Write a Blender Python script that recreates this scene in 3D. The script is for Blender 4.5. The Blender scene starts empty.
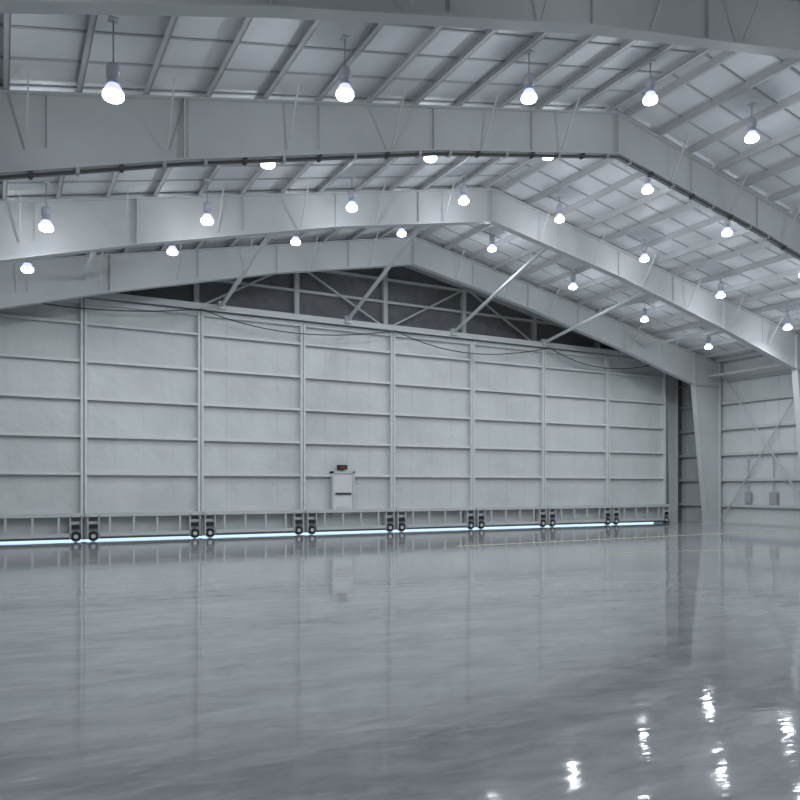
import bpy, math, random
from mathutils import Vector, Matrix
random.seed(3)
scene = bpy.context.scene
try:
    scene.view_settings.view_transform = 'Standard'
    scene.view_settings.look = 'None'
except Exception: pass
COL = scene.collection
# ---------------------------------------------------------------- dimensions
RX, RZ, SL = 17.9, 14.6, 0.208            # ridge x, ridge height of rafters, roof slope
HALF = 22.0
YB, YD = -11.0, 34.5                     # back wall, door plane
YN = 35.7
FRAMES = [32.3, 25.6, 18.5, 12.0, 5.2, -1.6, -8.4]
def roof(x): return RZ - SL*abs(x-RX)

# ---------------------------------------------------------------- materials
def mat(name, col, rough=0.5, metal=0.0, noise=0.0, nscale=3.0, bump=0.0, bscale=20.0, emit=None, estr=0.0, stretch=(1,1,1), spec=0.5):
    m = bpy.data.materials.new(name); m.use_nodes = True
    nt = m.node_tree; b = nt.nodes['Principled BSDF']
    b.inputs['Base Color'].default_value = (*col,1)
    b.inputs['Roughness'].default_value = rough
    b.inputs['Metallic'].default_value = metal
    b.inputs['Specular IOR Level'].default_value = spec
    tc = nt.nodes.new('ShaderNodeTexCoord'); mp = nt.nodes.new('ShaderNodeMapping')
    mp.inputs['Scale'].default_value = stretch
    nt.links.new(tc.outputs['Object'], mp.inputs['Vector'])
    if noise > 0:
        n = nt.nodes.new('ShaderNodeTexNoise'); n.inputs['Scale'].default_value = nscale
        n.inputs['Detail'].default_value = 5
        r = nt.nodes.new('ShaderNodeValToRGB')
        r.color_ramp.elements[0].position=0.3; r.color_ramp.elements[1].position=0.7
        r.color_ramp.elements[0].color = (*[c*(1-noise) for c in col],1)
        r.color_ramp.elements[1].color = (*[min(1,c*(1+noise)) for c in col],1)
        nt.links.new(mp.outputs[0], n.inputs['Vector']); nt.links.new(n.outputs['Fac'], r.inputs['Fac'])
        nt.links.new(r.outputs['Color'], b.inputs['Base Color'])
    if bump > 0:
        n2 = nt.nodes.new('ShaderNodeTexNoise'); n2.inputs['Scale'].default_value = bscale
        bp = nt.nodes.new('ShaderNodeBump'); bp.inputs['Strength'].default_value = bump; bp.inputs['Distance'].default_value=0.05
        nt.links.new(mp.outputs[0], n2.inputs['Vector']); nt.links.new(n2.outputs['Fac'], bp.inputs['Height'])
        nt.links.new(bp.outputs[0], b.inputs['Normal'])
    if emit:
        b.inputs['Emission Color'].default_value = (*emit,1); b.inputs['Emission Strength'].default_value = estr
    return m
M_STEEL = mat('painted_steel', (0.52,0.54,0.535), 0.5, noise=0.05, nscale=0.7)
M_POST  = mat('door_post_paint', (0.63,0.65,0.645), 0.5, noise=0.05)
M_LINER = mat('wall_liner', (0.57,0.60,0.59), 0.40, noise=0.08, nscale=0.5, bump=0.9, bscale=1.6)
M_WALL  = mat('side_liner', (0.60,0.625,0.62), 0.5, noise=0.06, nscale=0.5, bump=0.5, bscale=1.6)
M_CEIL  = mat('roof_insulation', (0.66,0.675,0.685), 0.5, noise=0.09, nscale=0.6, bump=0.6, bscale=1.5)
M_PURL  = mat('purlin_galv', (0.47,0.48,0.485), 0.5, noise=0.05)
M_STRAP = mat('strap', (0.42,0.43,0.44), 0.5)
M_DARK  = mat('gable_dark', (0.15,0.155,0.16), 0.7, noise=0.15)  # dark sheeting; shade of the unlit gable and recesses is put into this grey
M_BLACK = mat('black_rubber', (0.015,0.015,0.017), 0.6)
M_CABLE = mat('cable', (0.05,0.05,0.05), 0.6)
M_WHITE = mat('door_white', (0.66,0.67,0.66), 0.4)
M_HOUS  = mat('lamp_housing', (0.55,0.56,0.62), 0.35, metal=0.2)
M_ROD   = mat('lamp_rod', (0.30,0.30,0.32), 0.5)
M_BULB  = mat('lamp_glow', (0.9,0.92,1.0), 0.3, emit=(0.80,0.85,1.0), estr=12.0)
M_SKIRT = mat('lamp_skirt_fringe', (0.5,0.55,0.9), 0.3, emit=(0.58,0.62,1.0), estr=1.2)  # upper bell tinted and glowing to imitate the blue glare fringe
M_YEL   = mat('yellow_paint', (0.62,0.60,0.36), 0.25, noise=0.15)
M_APRON = mat('concrete_apron', (0.50,0.58,0.68), 0.8, noise=0.1)
M_RED   = mat('red_paint', (0.5,0.03,0.02), 0.35)
M_BOX   = mat('panel_grey', (0.36,0.37,0.38), 0.5)

def floor_mat():
    m = bpy.data.materials.new('epoxy_floor'); m.use_nodes=True
    nt=m.node_tree; b=nt.nodes['Principled BSDF']; L=nt.links
    tc=nt.nodes.new('ShaderNodeTexCoord')
    mp=nt.nodes.new('ShaderNodeMapping'); mp.inputs['Scale'].default_value=(0.55,1.4,1); mp.inputs['Rotation'].default_value=(0,0,math.radians(25))
    L.new(tc.outputs['Object'],mp.inputs['Vector'])
    n=nt.nodes.new('ShaderNodeTexNoise'); n.inputs['Scale'].default_value=1.5; n.inputs['Detail'].default_value=10; n.inputs['Roughness'].default_value=0.75
    n.inputs['Distortion'].default_value=0.5
    L.new(mp.outputs[0],n.inputs['Vector'])
    r=nt.nodes.new('ShaderNodeValToRGB'); r.color_ramp.elements[0].position=0.35; r.color_ramp.elements[1].position=0.68
    r.color_ramp.elements[0].color=(0.265,0.275,0.285,1); r.color_ramp.elements[1].color=(0.42,0.43,0.44,1)
    L.new(n.outputs['Fac'],r.inputs['Fac']); L.new(r.outputs[0],b.inputs['Base Color'])
    b.inputs['Specular IOR Level'].default_value=0.75
    mr=nt.nodes.new('ShaderNodeMapRange'); mr.inputs['From Min'].default_value=0.35; mr.inputs['From Max'].default_value=0.65
    mr.inputs['To Min'].default_value=0.015; mr.inputs['To Max'].default_value=0.08
    L.new(n.outputs['Fac'],mr.inputs['Value']); L.new(mr.outputs[0],b.inputs['Roughness'])
    n2=nt.nodes.new('ShaderNodeTexNoise'); n2.inputs['Scale'].default_value=2.4; n2.inputs['Detail'].default_value=3.0
    L.new(mp.outputs[0],n2.inputs['Vector'])
    bp=nt.nodes.new('ShaderNodeBump'); bp.inputs['Strength'].default_value=0.35; bp.inputs['Distance'].default_value=0.012
    L.new(n2.outputs['Fac'],bp.inputs['Height']); L.new(bp.outputs[0],b.inputs['Normal'])
    return m
M_FLOOR=floor_mat()

# ---------------------------------------------------------------- mesh builder
class MB:
    def __init__(s, mats): s.v=[]; s.f=[]; s.mi=[]; s.mats=mats
    def add(s, vs, fs, mi=0):
        o=len(s.v); s.v+= [tuple(v) for v in vs]
        for f in fs: s.f.append([i+o for i in f]); s.mi.append(mi)
    def box(s,x0,x1,y0,y1,z0,z1,mi=0):
        vs=[(x,y,z) for z in (z0,z1) for y in (y0,y1) for x in (x0,x1)]
        s.add(vs,[(0,2,3,1),(4,5,7,6),(0,1,5,4),(2,6,7,3),(0,4,6,2),(1,3,7,5)],mi)
    def prism(s,poly,y0,y1,mi=0):     # poly in x,z
        n=len(poly)
        vs=[(p[0],y0,p[1]) for p in poly]+[(p[0],y1,p[1]) for p in poly]
        fs=[tuple(range(n)),tuple(range(2*n-1,n-1,-1))]
        fs+=[((i+1)%n,i,i+n,(i+1)%n+n) for i in range(n)]
        s.add(vs,fs,mi)
    def beam(s,p0,p1,w,h,mi=0,up=(0,0,1)):
        p0=Vector(p0);p1=Vector(p1);d=(p1-p0).normalized();u=Vector(up)
        if abs(d.dot(u))>0.99:u=Vector((0,1,0))
        a=d.cross(u).normalized();b=a.cross(d).normalized()
        vs=[]
        for p in (p0,p1):
            for i,j in((-1,-1),(1,-1),(1,1),(-1,1)): vs.append(p+a*i*w/2+b*j*h/2)
        s.add(vs,[(0,3,2,1),(4,5,6,7),(0,1,5,4),(1,2,6,5),(2,3,7,6),(3,0,4,7)],mi)
    def cyl(s,p0,p1,r,n=8,mi=0,r2=None):
        if r2 is None:r2=r
        p0=Vector(p0);p1=Vector(p1);d=(p1-p0).normalized();u=Vector((0,0,1))
        if abs(d.dot(u))>0.99:u=Vector((1,0,0))
        a=d.cross(u).normalized();b=a.cross(d).normalized();vs=[]
        for p,rr in((p0,r),(p1,r2)):
            for k in range(n):
                t=2*math.pi*k/n; vs.append(p+a*rr*math.cos(t)+b*rr*math.sin(t))
        fs=[(k,(k+1)%n,(k+1)%n+n,k+n) for k in range(n)]+[tuple(range(n-1,-1,-1)),tuple(range(n,2*n))]
        s.add(vs,fs,mi)
    def lathe(s,prof,c,n=20,mi=0):   # prof list (r,z)
        vs=[]
        for r,z in prof:
            for k in range(n):
                t=2*math.pi*k/n; vs.append((c[0]+r*math.cos(t),c[1]+r*math.sin(t),c[2]+z))
        fs=[]
        for i in range(len(prof)-1):
            for k in range(n):
                fs.append((i*n+k,i*n+(k+1)%n,(i+1)*n+(k+1)%n,(i+1)*n+k))
        fs.append(tuple(range(n-1,-1,-1))); fs.append(tuple(range((len(prof)-1)*n,len(prof)*n)))
        s.add(vs,fs,mi)
    def obj(s,name,parent=None,smooth=False,loc=None):
        me=bpy.data.meshes.new(name)
        vs=s.v
        if loc: vs=[(v[0]-loc[0],v[1]-loc[1],v[2]-loc[2]) for v in vs]
        me.from_pydata(vs,[],s.f)
        for m in s.mats: me.materials.append(m)
        for p,mi in zip(me.polygons,s.mi): p.material_index=mi; p.use_smooth=smooth
        me.update()
        o=bpy.data.objects.new(name,me); COL.objects.link(o)
        if loc: o.location=loc
        if parent: o.parent=parent
        return o
def empty(name,loc=(0,0,0)):
    e=bpy.data.objects.new(name,None); e.location=loc; COL.objects.link(e); return e

# ---------------------------------------------------------------- shell
XL, XR = RX-HALF-0.35, RX+HALF+0.35
b=MB([M_FLOOR]); b.box(XL-0.2,XR+0.2,YB-0.2,YN,-0.3,0.0); b.obj('floor')
b=MB([M_APRON]); b.box(XL-10,XR+10,YN,YN+30,-0.3,-0.02); b.obj('ground_apron')
# ceiling
b=MB([M_CEIL])
t=0.24
for sg in (-1,1):
    xe=RX+sg*(HALF+0.5)
    ze=roof(xe)+t
    b.prism([(RX,RZ+t),(xe,ze),(xe,ze+0.15),(RX,RZ+t+0.15)],YB-0.2,YN+0.3)
b.obj('ceiling')
# side walls
for nm,x0,x1,sg in (('wall_west',XL-0.2,XL,1),('wall_east',XR,XR+0.2,-1)):
    b=MB([M_WALL]); ztop=roof(x0 if sg>0 else x1)+t+0.05
    b.box(x0,x1,YB-0.2,YN,0,ztop); 
    xi = XL if sg>0 else XR
    y=YB+0.4
    while y<YN-0.3:
        b.box(min(xi,xi+sg*0.02),max(xi,xi+sg*0.02),y,y+0.05,0.02,ztop-0.3); y+=0.95
    b.obj(nm)
    g=MB([M_STEEL])
    for z in (1.2,2.8,4.4,6.0,7.6,9.0):
        g.box(min(xi+sg*0.02,xi+sg*0.24),max(xi+sg*0.02,xi+sg*0.24),YB,YN-0.21,z,z+0.03)
        g.box(min(xi+sg*0.22,xi+sg*0.25),max(xi+sg*0.22,xi+sg*0.25),YB,YN-0.21,z-0.13,z+0.03)
    g.box(min(xi,xi+sg*0.1),max(xi,xi+sg*0.1),YB,YN-0.21,0,0.1)
    g.obj('trim_girts_'+('west' if sg>0 else 'east'))
b=MB([M_WALL]); b.prism([(XL-.2,0),(XR+.2,0),(XR+.2,roof(XR+.2)+t),(RX,RZ+t),(XL-.2,roof(XL-.2)+t)],YB-0.2,YB); b.obj('wall_south')
# north gable + pockets
DX0, DW = -1.83, 4.93
DX1 = DX0+8*DW
HZ = 10.62
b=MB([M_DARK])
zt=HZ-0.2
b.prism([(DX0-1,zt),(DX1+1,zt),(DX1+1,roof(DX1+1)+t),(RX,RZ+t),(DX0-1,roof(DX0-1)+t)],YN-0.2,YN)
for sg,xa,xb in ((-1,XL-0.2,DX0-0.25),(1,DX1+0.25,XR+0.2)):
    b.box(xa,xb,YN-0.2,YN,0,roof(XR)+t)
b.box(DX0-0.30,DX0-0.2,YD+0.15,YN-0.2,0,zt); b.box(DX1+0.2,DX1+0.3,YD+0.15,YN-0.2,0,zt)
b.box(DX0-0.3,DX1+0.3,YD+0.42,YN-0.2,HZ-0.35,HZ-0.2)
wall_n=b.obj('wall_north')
# gable framing behind first frame
b=MB([M_POST,M_STEEL])
for i in range(0,9):
    x=DX0+i*DW
    zz=roof(x)+0.1
    if zz>HZ+0.3: b.box(x-0.12,x+0.12,YN-0.45,YN-0.2,HZ-0.2,zz,1)
for z in (12.0,13.2):
    hw=(RZ-z)/SL
    b.box(RX-hw,RX+hw,YN-0.42,YN-0.22,z,z+0.13,1)
for sg in (-1,1):
    b.beam((RX+sg*18.5,YN-0.4,roof(RX+18.5)-0.1),(RX,YN-0.4,RZ-0.1),0.2,0.3,1)
    b.beam((RX+sg*9.9,YN-0.5,HZ),(RX+sg*5,YN-0.5,roof(RX+5)-0.2),0.09,0.09,1)
    b.beam((RX,YN-0.5,HZ),(RX+sg*5,YN-0.5,roof(RX+5)-0.2),0.09,0.09,1)
b.obj('gable_framing',parent=wall_n)
# jamb columns (tapered) in the door pockets
for sg in (-1,1):
    b=MB([M_STEEL]); xj=DX1 if sg>0 else DX0
    pts=[(xj+sg*0.45,10.0),(xj+sg*1.5,9.9),(xj+sg*1.5,0),(xj+sg*0.8,0)]
    b.prism(pts,34.95,34.99)
    b.beam((pts[0][0],34.97,pts[0][1]),(pts[3][0],34.97,0.0),0.3,0.04,up=(1,0,0))
    b.beam((pts[1][0],34.97,pts[1][1]),(pts[2][0],34.97,0.0),0.3,0.04,up=(1,0,0))
    b.obj('jamb_column')

# ---------------------------------------------------------------- portal frames
ST=[(0,1.35),(7.0,1.25),(14.0,1.5),(19.7,1.9)]
def frame(y):
    b=MB([M_STEEL]); FW=0.34; ft=0.035; wt=0.025
    for sg in (-1,1):
        X=lambda d: RX+sg*d
        out=[(X(d),roof(X(d))) for d,_ in ST]; inn=[(X(d),roof(X(d))-h) for d,h in ST]
        oc=(X(HALF),roof(X(HALF))); 
        for i in range(len(ST)-1):
            b.prism([inn[i],inn[i+1],out[i+1],out[i]],y-wt/2,y+wt/2)
        b.prism([inn[-1],(X(HALF),inn[-1][1]),oc,out[-1]],y-wt/2,y+wt/2)
        cb=(X(20.8),0.03); co=(X(HALF),0.03)
        b.prism([inn[-1],cb,co,(X(HALF),inn[-1][1])],y-wt/2,y+wt/2)
        def fl(p,q): b.beam((p[0],y,p[1]),(q[0],y,q[1]),FW,ft)
        b.beam((out[0][0],y,out[0][1]-ft/2),(oc[0],y,oc[1]-ft/2),FW,ft)
        for i in range(len(ST)-1): fl(inn[i],inn[i+1])
        b.beam((inn[-1][0],y,inn[-1][1]),(cb[0],y,cb[1]),FW,ft,up=(sg,0,0))
        b.beam((oc[0],y,oc[1]),(co[0],y,co[1]),FW,ft,up=(sg,0,0))
        for (p,q) in ([(inn[0],out[0])] if sg>0 else [])+[(inn[2],out[2]),(inn[-1],out[-1])]:
            b.beam((p[0],y,p[1]+0.02),(q[0],y,q[1]-0.04),FW-0.02,0.04,up=(1,0,0))
        fl(inn[-1],(X(HALF)-sg*0.02,inn[-1][1]))
        b.box(min(X(20.65),X(22.1)),max(X(20.65),X(22.1)),y-0.25,y+0.25,0,0.03)
        for d in (3.5,7.0,10.5,17):
            zi=roof(X(d)); h=1.2
            b.beam((X(d),y,zi-h),(X(d),y,zi-ft),0.16,0.012,up=(1,0,0))
        d=2.4
        while d<18:
            h=1.3
            for k in (-1,1):
                b.beam((X(d),y+k*0.12,roof(X(d))-h+0.05),(X(d),y+k*0.95,roof(X(d))+0.05),0.035,0.035)
            d+=3.0
    return b.obj('steel_portal_frame')
FR=[frame(y) for y in FRAMES]

# ---------------------------------------------------------------- purlins & straps
b=MB([M_PURL])
d=0.35
while d<HALF:
    for sg in(-1,1):
        x=RX+sg*d; z=roof(x)
        b.box(x-0.012,x+0.012,YB,YN-0.2,z+0.0,z+0.235)
        b.box(min(x,x+sg*0.11),max(x,x+sg*0.11),YB,YN-0.2,z-0.0,z+0.02)
    d+=1.45
for sg in(-1,1):
    x=RX+sg*21.7; b.box(x-0.1,x+0.1,YB,YN-0.2,roof(x),roof(x)+0.22)
b.obj('roof_purlins')
b=MB([M_STRAP])
y=YB+0.8
while y<YN-0.4:
    for sg in(-1,1):
        b.beam((RX,y,RZ+t-0.02),(RX+sg*22,y,roof(RX+22)+t-0.02),0.06,0.03)
    y+=1.2
b.obj('roof_insulation_straps')

# ---------------------------------------------------------------- door assembly
door=empty('hangar_sliding_door',(RX,YD,0))
PINV=Matrix.Translation((-RX,-YD,0))
def dpar(o):
    o.parent=door; o.matrix_parent_inverse=PINV; return o
b=MB([M_STEEL])
for x in (2.9,8.9,15.2,21.4,27.5,33.4):
    b.cyl((x,34.2,HZ-0.05),(x,FRAMES[1]+0.25,roof(x)-0.75),0.09,10)
    b.box(x-0.15,x+0.15,34.0,34.3,HZ-0.2,HZ+0.15)
b.obj('door_header_struts',parent=FR[0])
b=MB([M_STEEL])
hx0,hx1=DX0-0.2,DX1+0.2
b.box(hx0,hx1,YD-0.35,YD+0.40,HZ-0.05,HZ)
b.box(hx0,hx1,YD-0.35,YD-0.31,HZ-0.28,HZ-0.05)
b.box(hx0,hx1,YD+0.28,YD+0.4,HZ-0.4,HZ-0.05)
b.box(hx0,hx1,YD-0.12,YD-0.08,HZ-0.25,HZ-0.05)
x=DX0
while x<DX1:
    b.box(x-0.02,x+0.02,YD-0.31,YD+0.28,HZ-0.22,HZ-0.05); x+=DW/2
dpar(b.obj('header_track'))
TOP=HZ-0.30
for i in range(8):
    x0=DX0+i*DW+0.02; x1=x0+DW-0.04
    b=MB([M_POST,M_LINER,M_BLACK,M_STEEL])
    zs=[0.1,1.25,2.9,4.5,6.1,7.7,9.3,TOP]
    b.box(x0,x1,YD+0.16,YD+0.2,0.07,TOP,1)
    b.box(x1-0.05,x1+0.15,YD+0.21,YD+0.23,0.05,TOP,2)  # backing strip added to stop light leaking through the leaf joint
    for k in (1,2,3): b.box(x0+k*DW/4-0.012,x0+k*DW/4+0.012,YD+0.148,YD+0.16,1.3,TOP,1)
    for xa in (x0,x1-0.11):
        b.box(xa,xa+0.11,YD-0.1,YD+0.16,0.1,TOP,0)
    for z in zs[2:-1]:
        b.box(x0+0.11,x1-0.11,YD-0.02,YD+0.16,z,z+0.025,0)
        b.box(x0+0.11,x1-0.11,YD-0.05,YD-0.02,z-0.085,z+0.025,0)
    b.box(x0+0.11,x1-0.11,YD-0.05,YD+0.16,TOP-0.2,TOP,0)
    b.box(x0,x1,YD-0.42,YD+0.16,1.16,1.2,3)
    b.box(x0,x1,YD-0.45,YD-0.41,1.04,1.2,3)
    b.box(x0+0.5,x1-0.5,YD-0.42,YD+0.16,0.28,0.32,0)
    b.box(x0+0.5,x1-0.5,YD-0.45,YD-0.41,0.2,0.36,3)
    b.box(x0,x1,YD+0.02,YD+0.05,0.08,1.16,3)
    nn=5
    for k in range(1,nn):
        xx=x0+k*(x1-x0)/nn
        b.box(xx-0.04,xx+0.04,YD-0.43,YD-0.35,0.32,1.1,3)
    for xc in (x0+0.32,x1-0.32):
        b.box(xc-0.24,xc-0.2,YD-0.45,YD-0.1,0.15,1.1,3)
        b.box(xc+0.2,xc+0.24,YD-0.45,YD-0.1,0.15,1.1,3)
        b.box(xc-0.2,xc+0.2,YD-0.3,YD-0.1,0.35,0.85,3)
        b.cyl((xc,YD-0.42,0.22),(xc,YD-0.3,0.22),0.215,18,2)
        b.cyl((xc,YD-0.46,0.22),(xc,YD-0.42,0.22),0.09,12,3)
        b.box(xc-0.15,xc+0.15,YD-0.44,YD-0.3,0.55,0.72,2)
    dpar(b.obj('door_leaf_%d'%(i+1)))
b=MB([M_WHITE,M_STEEL,M_BLACK])
px0,px1,pz0,pz1=14.55,15.6,0.95,2.98
b.box(px0,px1,YD-0.10,YD+0.15,pz0,pz1,0)
b.box(px0-0.09,px0,YD-0.16,YD+0.15,pz0-0.02,pz1+0.1,1); b.box(px1,px1+0.09,YD-0.16,YD+0.15,pz0-0.02,pz1+0.1,1)
b.box(px0-0.09,px1+0.09,YD-0.16,YD+0.15,pz1,pz1+0.1,1)
b.box(px0+0.1,px1-0.1,YD-0.17,YD-0.13,pz0+0.98,pz0+1.06,2)
b.box(px0+0.1,px0+0.16,YD-0.14,YD-0.10,pz0+0.96,pz0+1.08,1); b.box(px1-0.16,px1-0.1,YD-0.14,YD-0.10,pz0+0.96,pz0+1.08,1)
b.box(px0+0.15,px1-0.15,YD-0.115,YD-0.10,pz0+0.1,pz0+0.4,1)
dpar(b.obj('door_1'))
b=MB([M_BLACK,M_RED]); b.box(14.85,15.3,YD-0.10,YD+0.16,3.18,3.4,0); b.box(14.98,15.17,YD-0.11,YD-0.10,3.26,3.32,1); dpar(b.obj('exit_sign'))
def curve(name,splines,r,m):
    cu=bpy.data.curves.new(name,'CURVE'); cu.dimensions='3D'; cu.bevel_depth=r; cu.bevel_resolution=2
    for pts in splines:
        sp=cu.splines.new('POLY'); sp.points.add(len(pts)-1)
        for p,q in zip(sp.points,pts): p.co=(*q,1)
    cu.materials.append(m); o=bpy.data.objects.new(name,cu); COL.objects.link(o); return o
spl=[]
for a,c,s in ((8.0,17.9,0.75),(17.9,27.9,0.9),(27.9,37.4,1.0),(-1.8,8.0,0.6)):
    spl.append([(a+(c-a)*k/24,YD-0.4,HZ-0.3-s*4*(k/24)*(1-k/24)*(1-0.3*k/24)) for k in range(25)])
dpar(curve('festoon_cables',spl,0.026,M_CABLE))

# conduit under the third frame's bottom flange
b=MB([M_BOX,M_CABLE])
yf=FRAMES[2]
for sg in(-1,1):
    pr=[(RX+sg*d,roof(RX+sg*d)-h-0.10) for d,h in ST]
    for i in range(len(pr)-1):
        for dy in(-0.13,0.0):
            b.cyl((pr[i][0],yf+dy,pr[i][1]),(pr[i+1][0],yf+dy,pr[i+1][1]),0.03,8,1 if dy else 0)
        L=int(abs(pr[i+1][0]-pr[i][0])/0.9)
        for k in range(L):
            f=(k+.5)/L; x=pr[i][0]*(1-f)+pr[i+1][0]*f; z=pr[i][1]*(1-f)+pr[i+1][1]*f
            b.box(x-0.04,x+0.04,yf-0.17,yf+0.04,z-0.05,z+0.08,1 if k%2 else 0)
b.obj('electrical_conduit',parent=FR[2])

# ---------------------------------------------------------------- high bay lamps
def lamp(x,y,z,power,up):
    zr=roof(x)-z
    b=MB([M_HOUS,M_BULB,M_ROD,M_SKIRT])
    c=(x,y,z)
    b.lathe([(0.11,0.25),(0.15,0.19),(0.185,0.12),(0.195,0.09)],c,20,3)
    b.lathe([(0.195,0.09),(0.20,0.01),(0.17,-0.03),(0.10,-0.055),(0.02,-0.065)],c,20,1)
    b.lathe([(0.08,0.24),(0.13,0.26),(0.13,0.29),(0.09,0.31),(0.09,0.36),(0.13,0.38),(0.13,0.58),(0.10,0.64),(0.04,0.66)],c,16,0)
    top=max(zr,0.7)
    b.cyl((x,y,z+0.64),(x,y,z+top+0.02),0.014,8,2)
    b.box(x-0.09,x+0.09,y-0.09,y+0.09,z+top-0.02,z+top+0.02,0)
    o=b.obj('high_bay_lamp',smooth=True,loc=(x,y,z))
    ld=bpy.data.lights.new('lamp_light','SPOT'); ld.energy=power; ld.color=(0.89,0.94,1.0); ld.shadow_soft_size=0.13
    ld.specular_factor=0.3
    ld.spot_size=math.radians(172); ld.spot_blend=0.6
    lo=bpy.data.objects.new('lamp_light',ld); lo.location=(0,0,-0.22); lo.parent=o; COL.objects.link(lo)
    ld=bpy.data.lights.new('lamp_roof_fill','POINT'); ld.energy=up; ld.color=(0.89,0.93,1.0); ld.shadow_soft_size=0.12  # extra fill light added in the lamp to brighten the roof
    ld.specular_factor=0.3
    lo=bpy.data.objects.new('lamp_roof_fill',ld); lo.location=(0,0,-0.22); lo.parent=o; COL.objects.link(lo)
P=215; U=66
XS=[RX+k for k in(-17.1,-12.2,-7.3,-2.4,2.4,7.3,12.2,17.1)]
for x,dz in zip(XS,(1.25,0.95,.85,.75,.7,.85,.95,.95)): lamp(x,29.0,roof(x)-dz,P,U)
for x,dx,dz in zip(XS,(.35,.1,.25,0,-.15,-.3,-.3,-.3),(1.35,1.35,1.1,1.0,.95,.9,.9,.9)): lamp(x+dx,24.0,roof(x+dx)-dz,P,U*0.8)
for x,dz in zip((1.4,6.5,11.7,16.3,20.9,25.2,30.0,35.0),(.85,1.05,.9,.85,.85,.85,.85,.85)): lamp(x,20.0,roof(x)-dz,P,U)
for x,dz in zip((1.9,6.75,11.85,16.1,20.4,25.2,30.1,35.0),(1.5,1.3,1.2,1.1,1.1,1,1,1)): lamp(x,15.3,roof(x)-dz,P,U)
for y in (8.6,1.8,-5.0):
    for x in (XS[0],XS[2],XS[3]+2.4,XS[5],XS[7]): lamp(x,y,roof(x)-0.95,P*0.8,U*0.8)

# ---------------------------------------------------------------- east wall details
b=MB([M_STEEL])
xw=XR-0.3
b.cyl((xw,FRAMES[0]-0.3,0.4),(xw,FRAMES[1]+0.3,9.3),0.04,8); b.cyl((xw-0.08,FRAMES[0]-0.3,9.3),(xw-0.08,FRAMES[1]+0.3,0.4),0.04,8)
b.cyl((RX+21,FRAMES[0]-.02,9.2),(RX+21,FRAMES[1]+.02,9.2),0.08,8)
b.obj('rod_bracing',parent=FR[0])
for (y,z,w,h) in ((30.3,1.3,0.4,0.7),(28.6,1.2,0.5,0.8)):
    b=MB([M_BOX,M_WHITE]); b.box(xw+0.06,xw+0.2,y-w/2,y+w/2,z,z+h,0); b.box(xw+0.04,xw+0.06,y-w/2+0.04,y+w/2-0.04,z+0.05,z+h-0.05,0)
    b.cyl((xw+.12,y,z+h),(xw+.12,y,z+h+2.2),0.03,8,0)
    b.obj('electrical_panel')

# ---------------------------------------------------------------- floor markings
def ribbon(name,pts,w,m):
    vs=[];fs=[]
    for i,p in enumerate(pts):
        a=Vector(pts[max(0,i-1)]);c=Vector(pts[min(len(pts)-1,i+1)]);d=(c-a).normalized();n=Vector((-d.y,d.x))
        vs+= [(p[0]+n.x*w/2,p[1]+n.y*w/2,0.004),(p[0]-n.x*w/2,p[1]-n.y*w/2,0.004)]
    for i in range(len(pts)-1): fs.append((2*i,2*i+1,2*i+3,2*i+2))
    b=MB([m]); b.add(vs,fs); b.obj(name)
ribbon('floor_marking_line',[(15.5+22*k/20,24.6+0.8*(k/20)) for k in range(21)],0.3,M_YEL)
ribbon('floor_marking_line',[(17.9+14*math.cos(a),6+13.5*math.sin(a)) for a in [math.radians(20+70*k/30) for k in range(31)]],0.16,M_YEL)

# ---------------------------------------------------------------- world, camera
w=bpy.data.worlds.new('World'); scene.world=w; w.use_nodes=True
bg=w.node_tree.nodes['Background']; bg.inputs[0].default_value=(0.50,0.68,1.0,1); bg.inputs[1].default_value=2.0
cd=bpy.data.cameras.new('Camera'); cd.sensor_width=36; cd.lens=33.75; cd.shift_y=87/800; cd.clip_end=500
cam=bpy.data.objects.new('Camera',cd); cam.location=(0,0,2.3); cam.rotation_euler=(math.radians(90),0,math.radians(-28)); COL.objects.link(cam)
scene.camera=cam
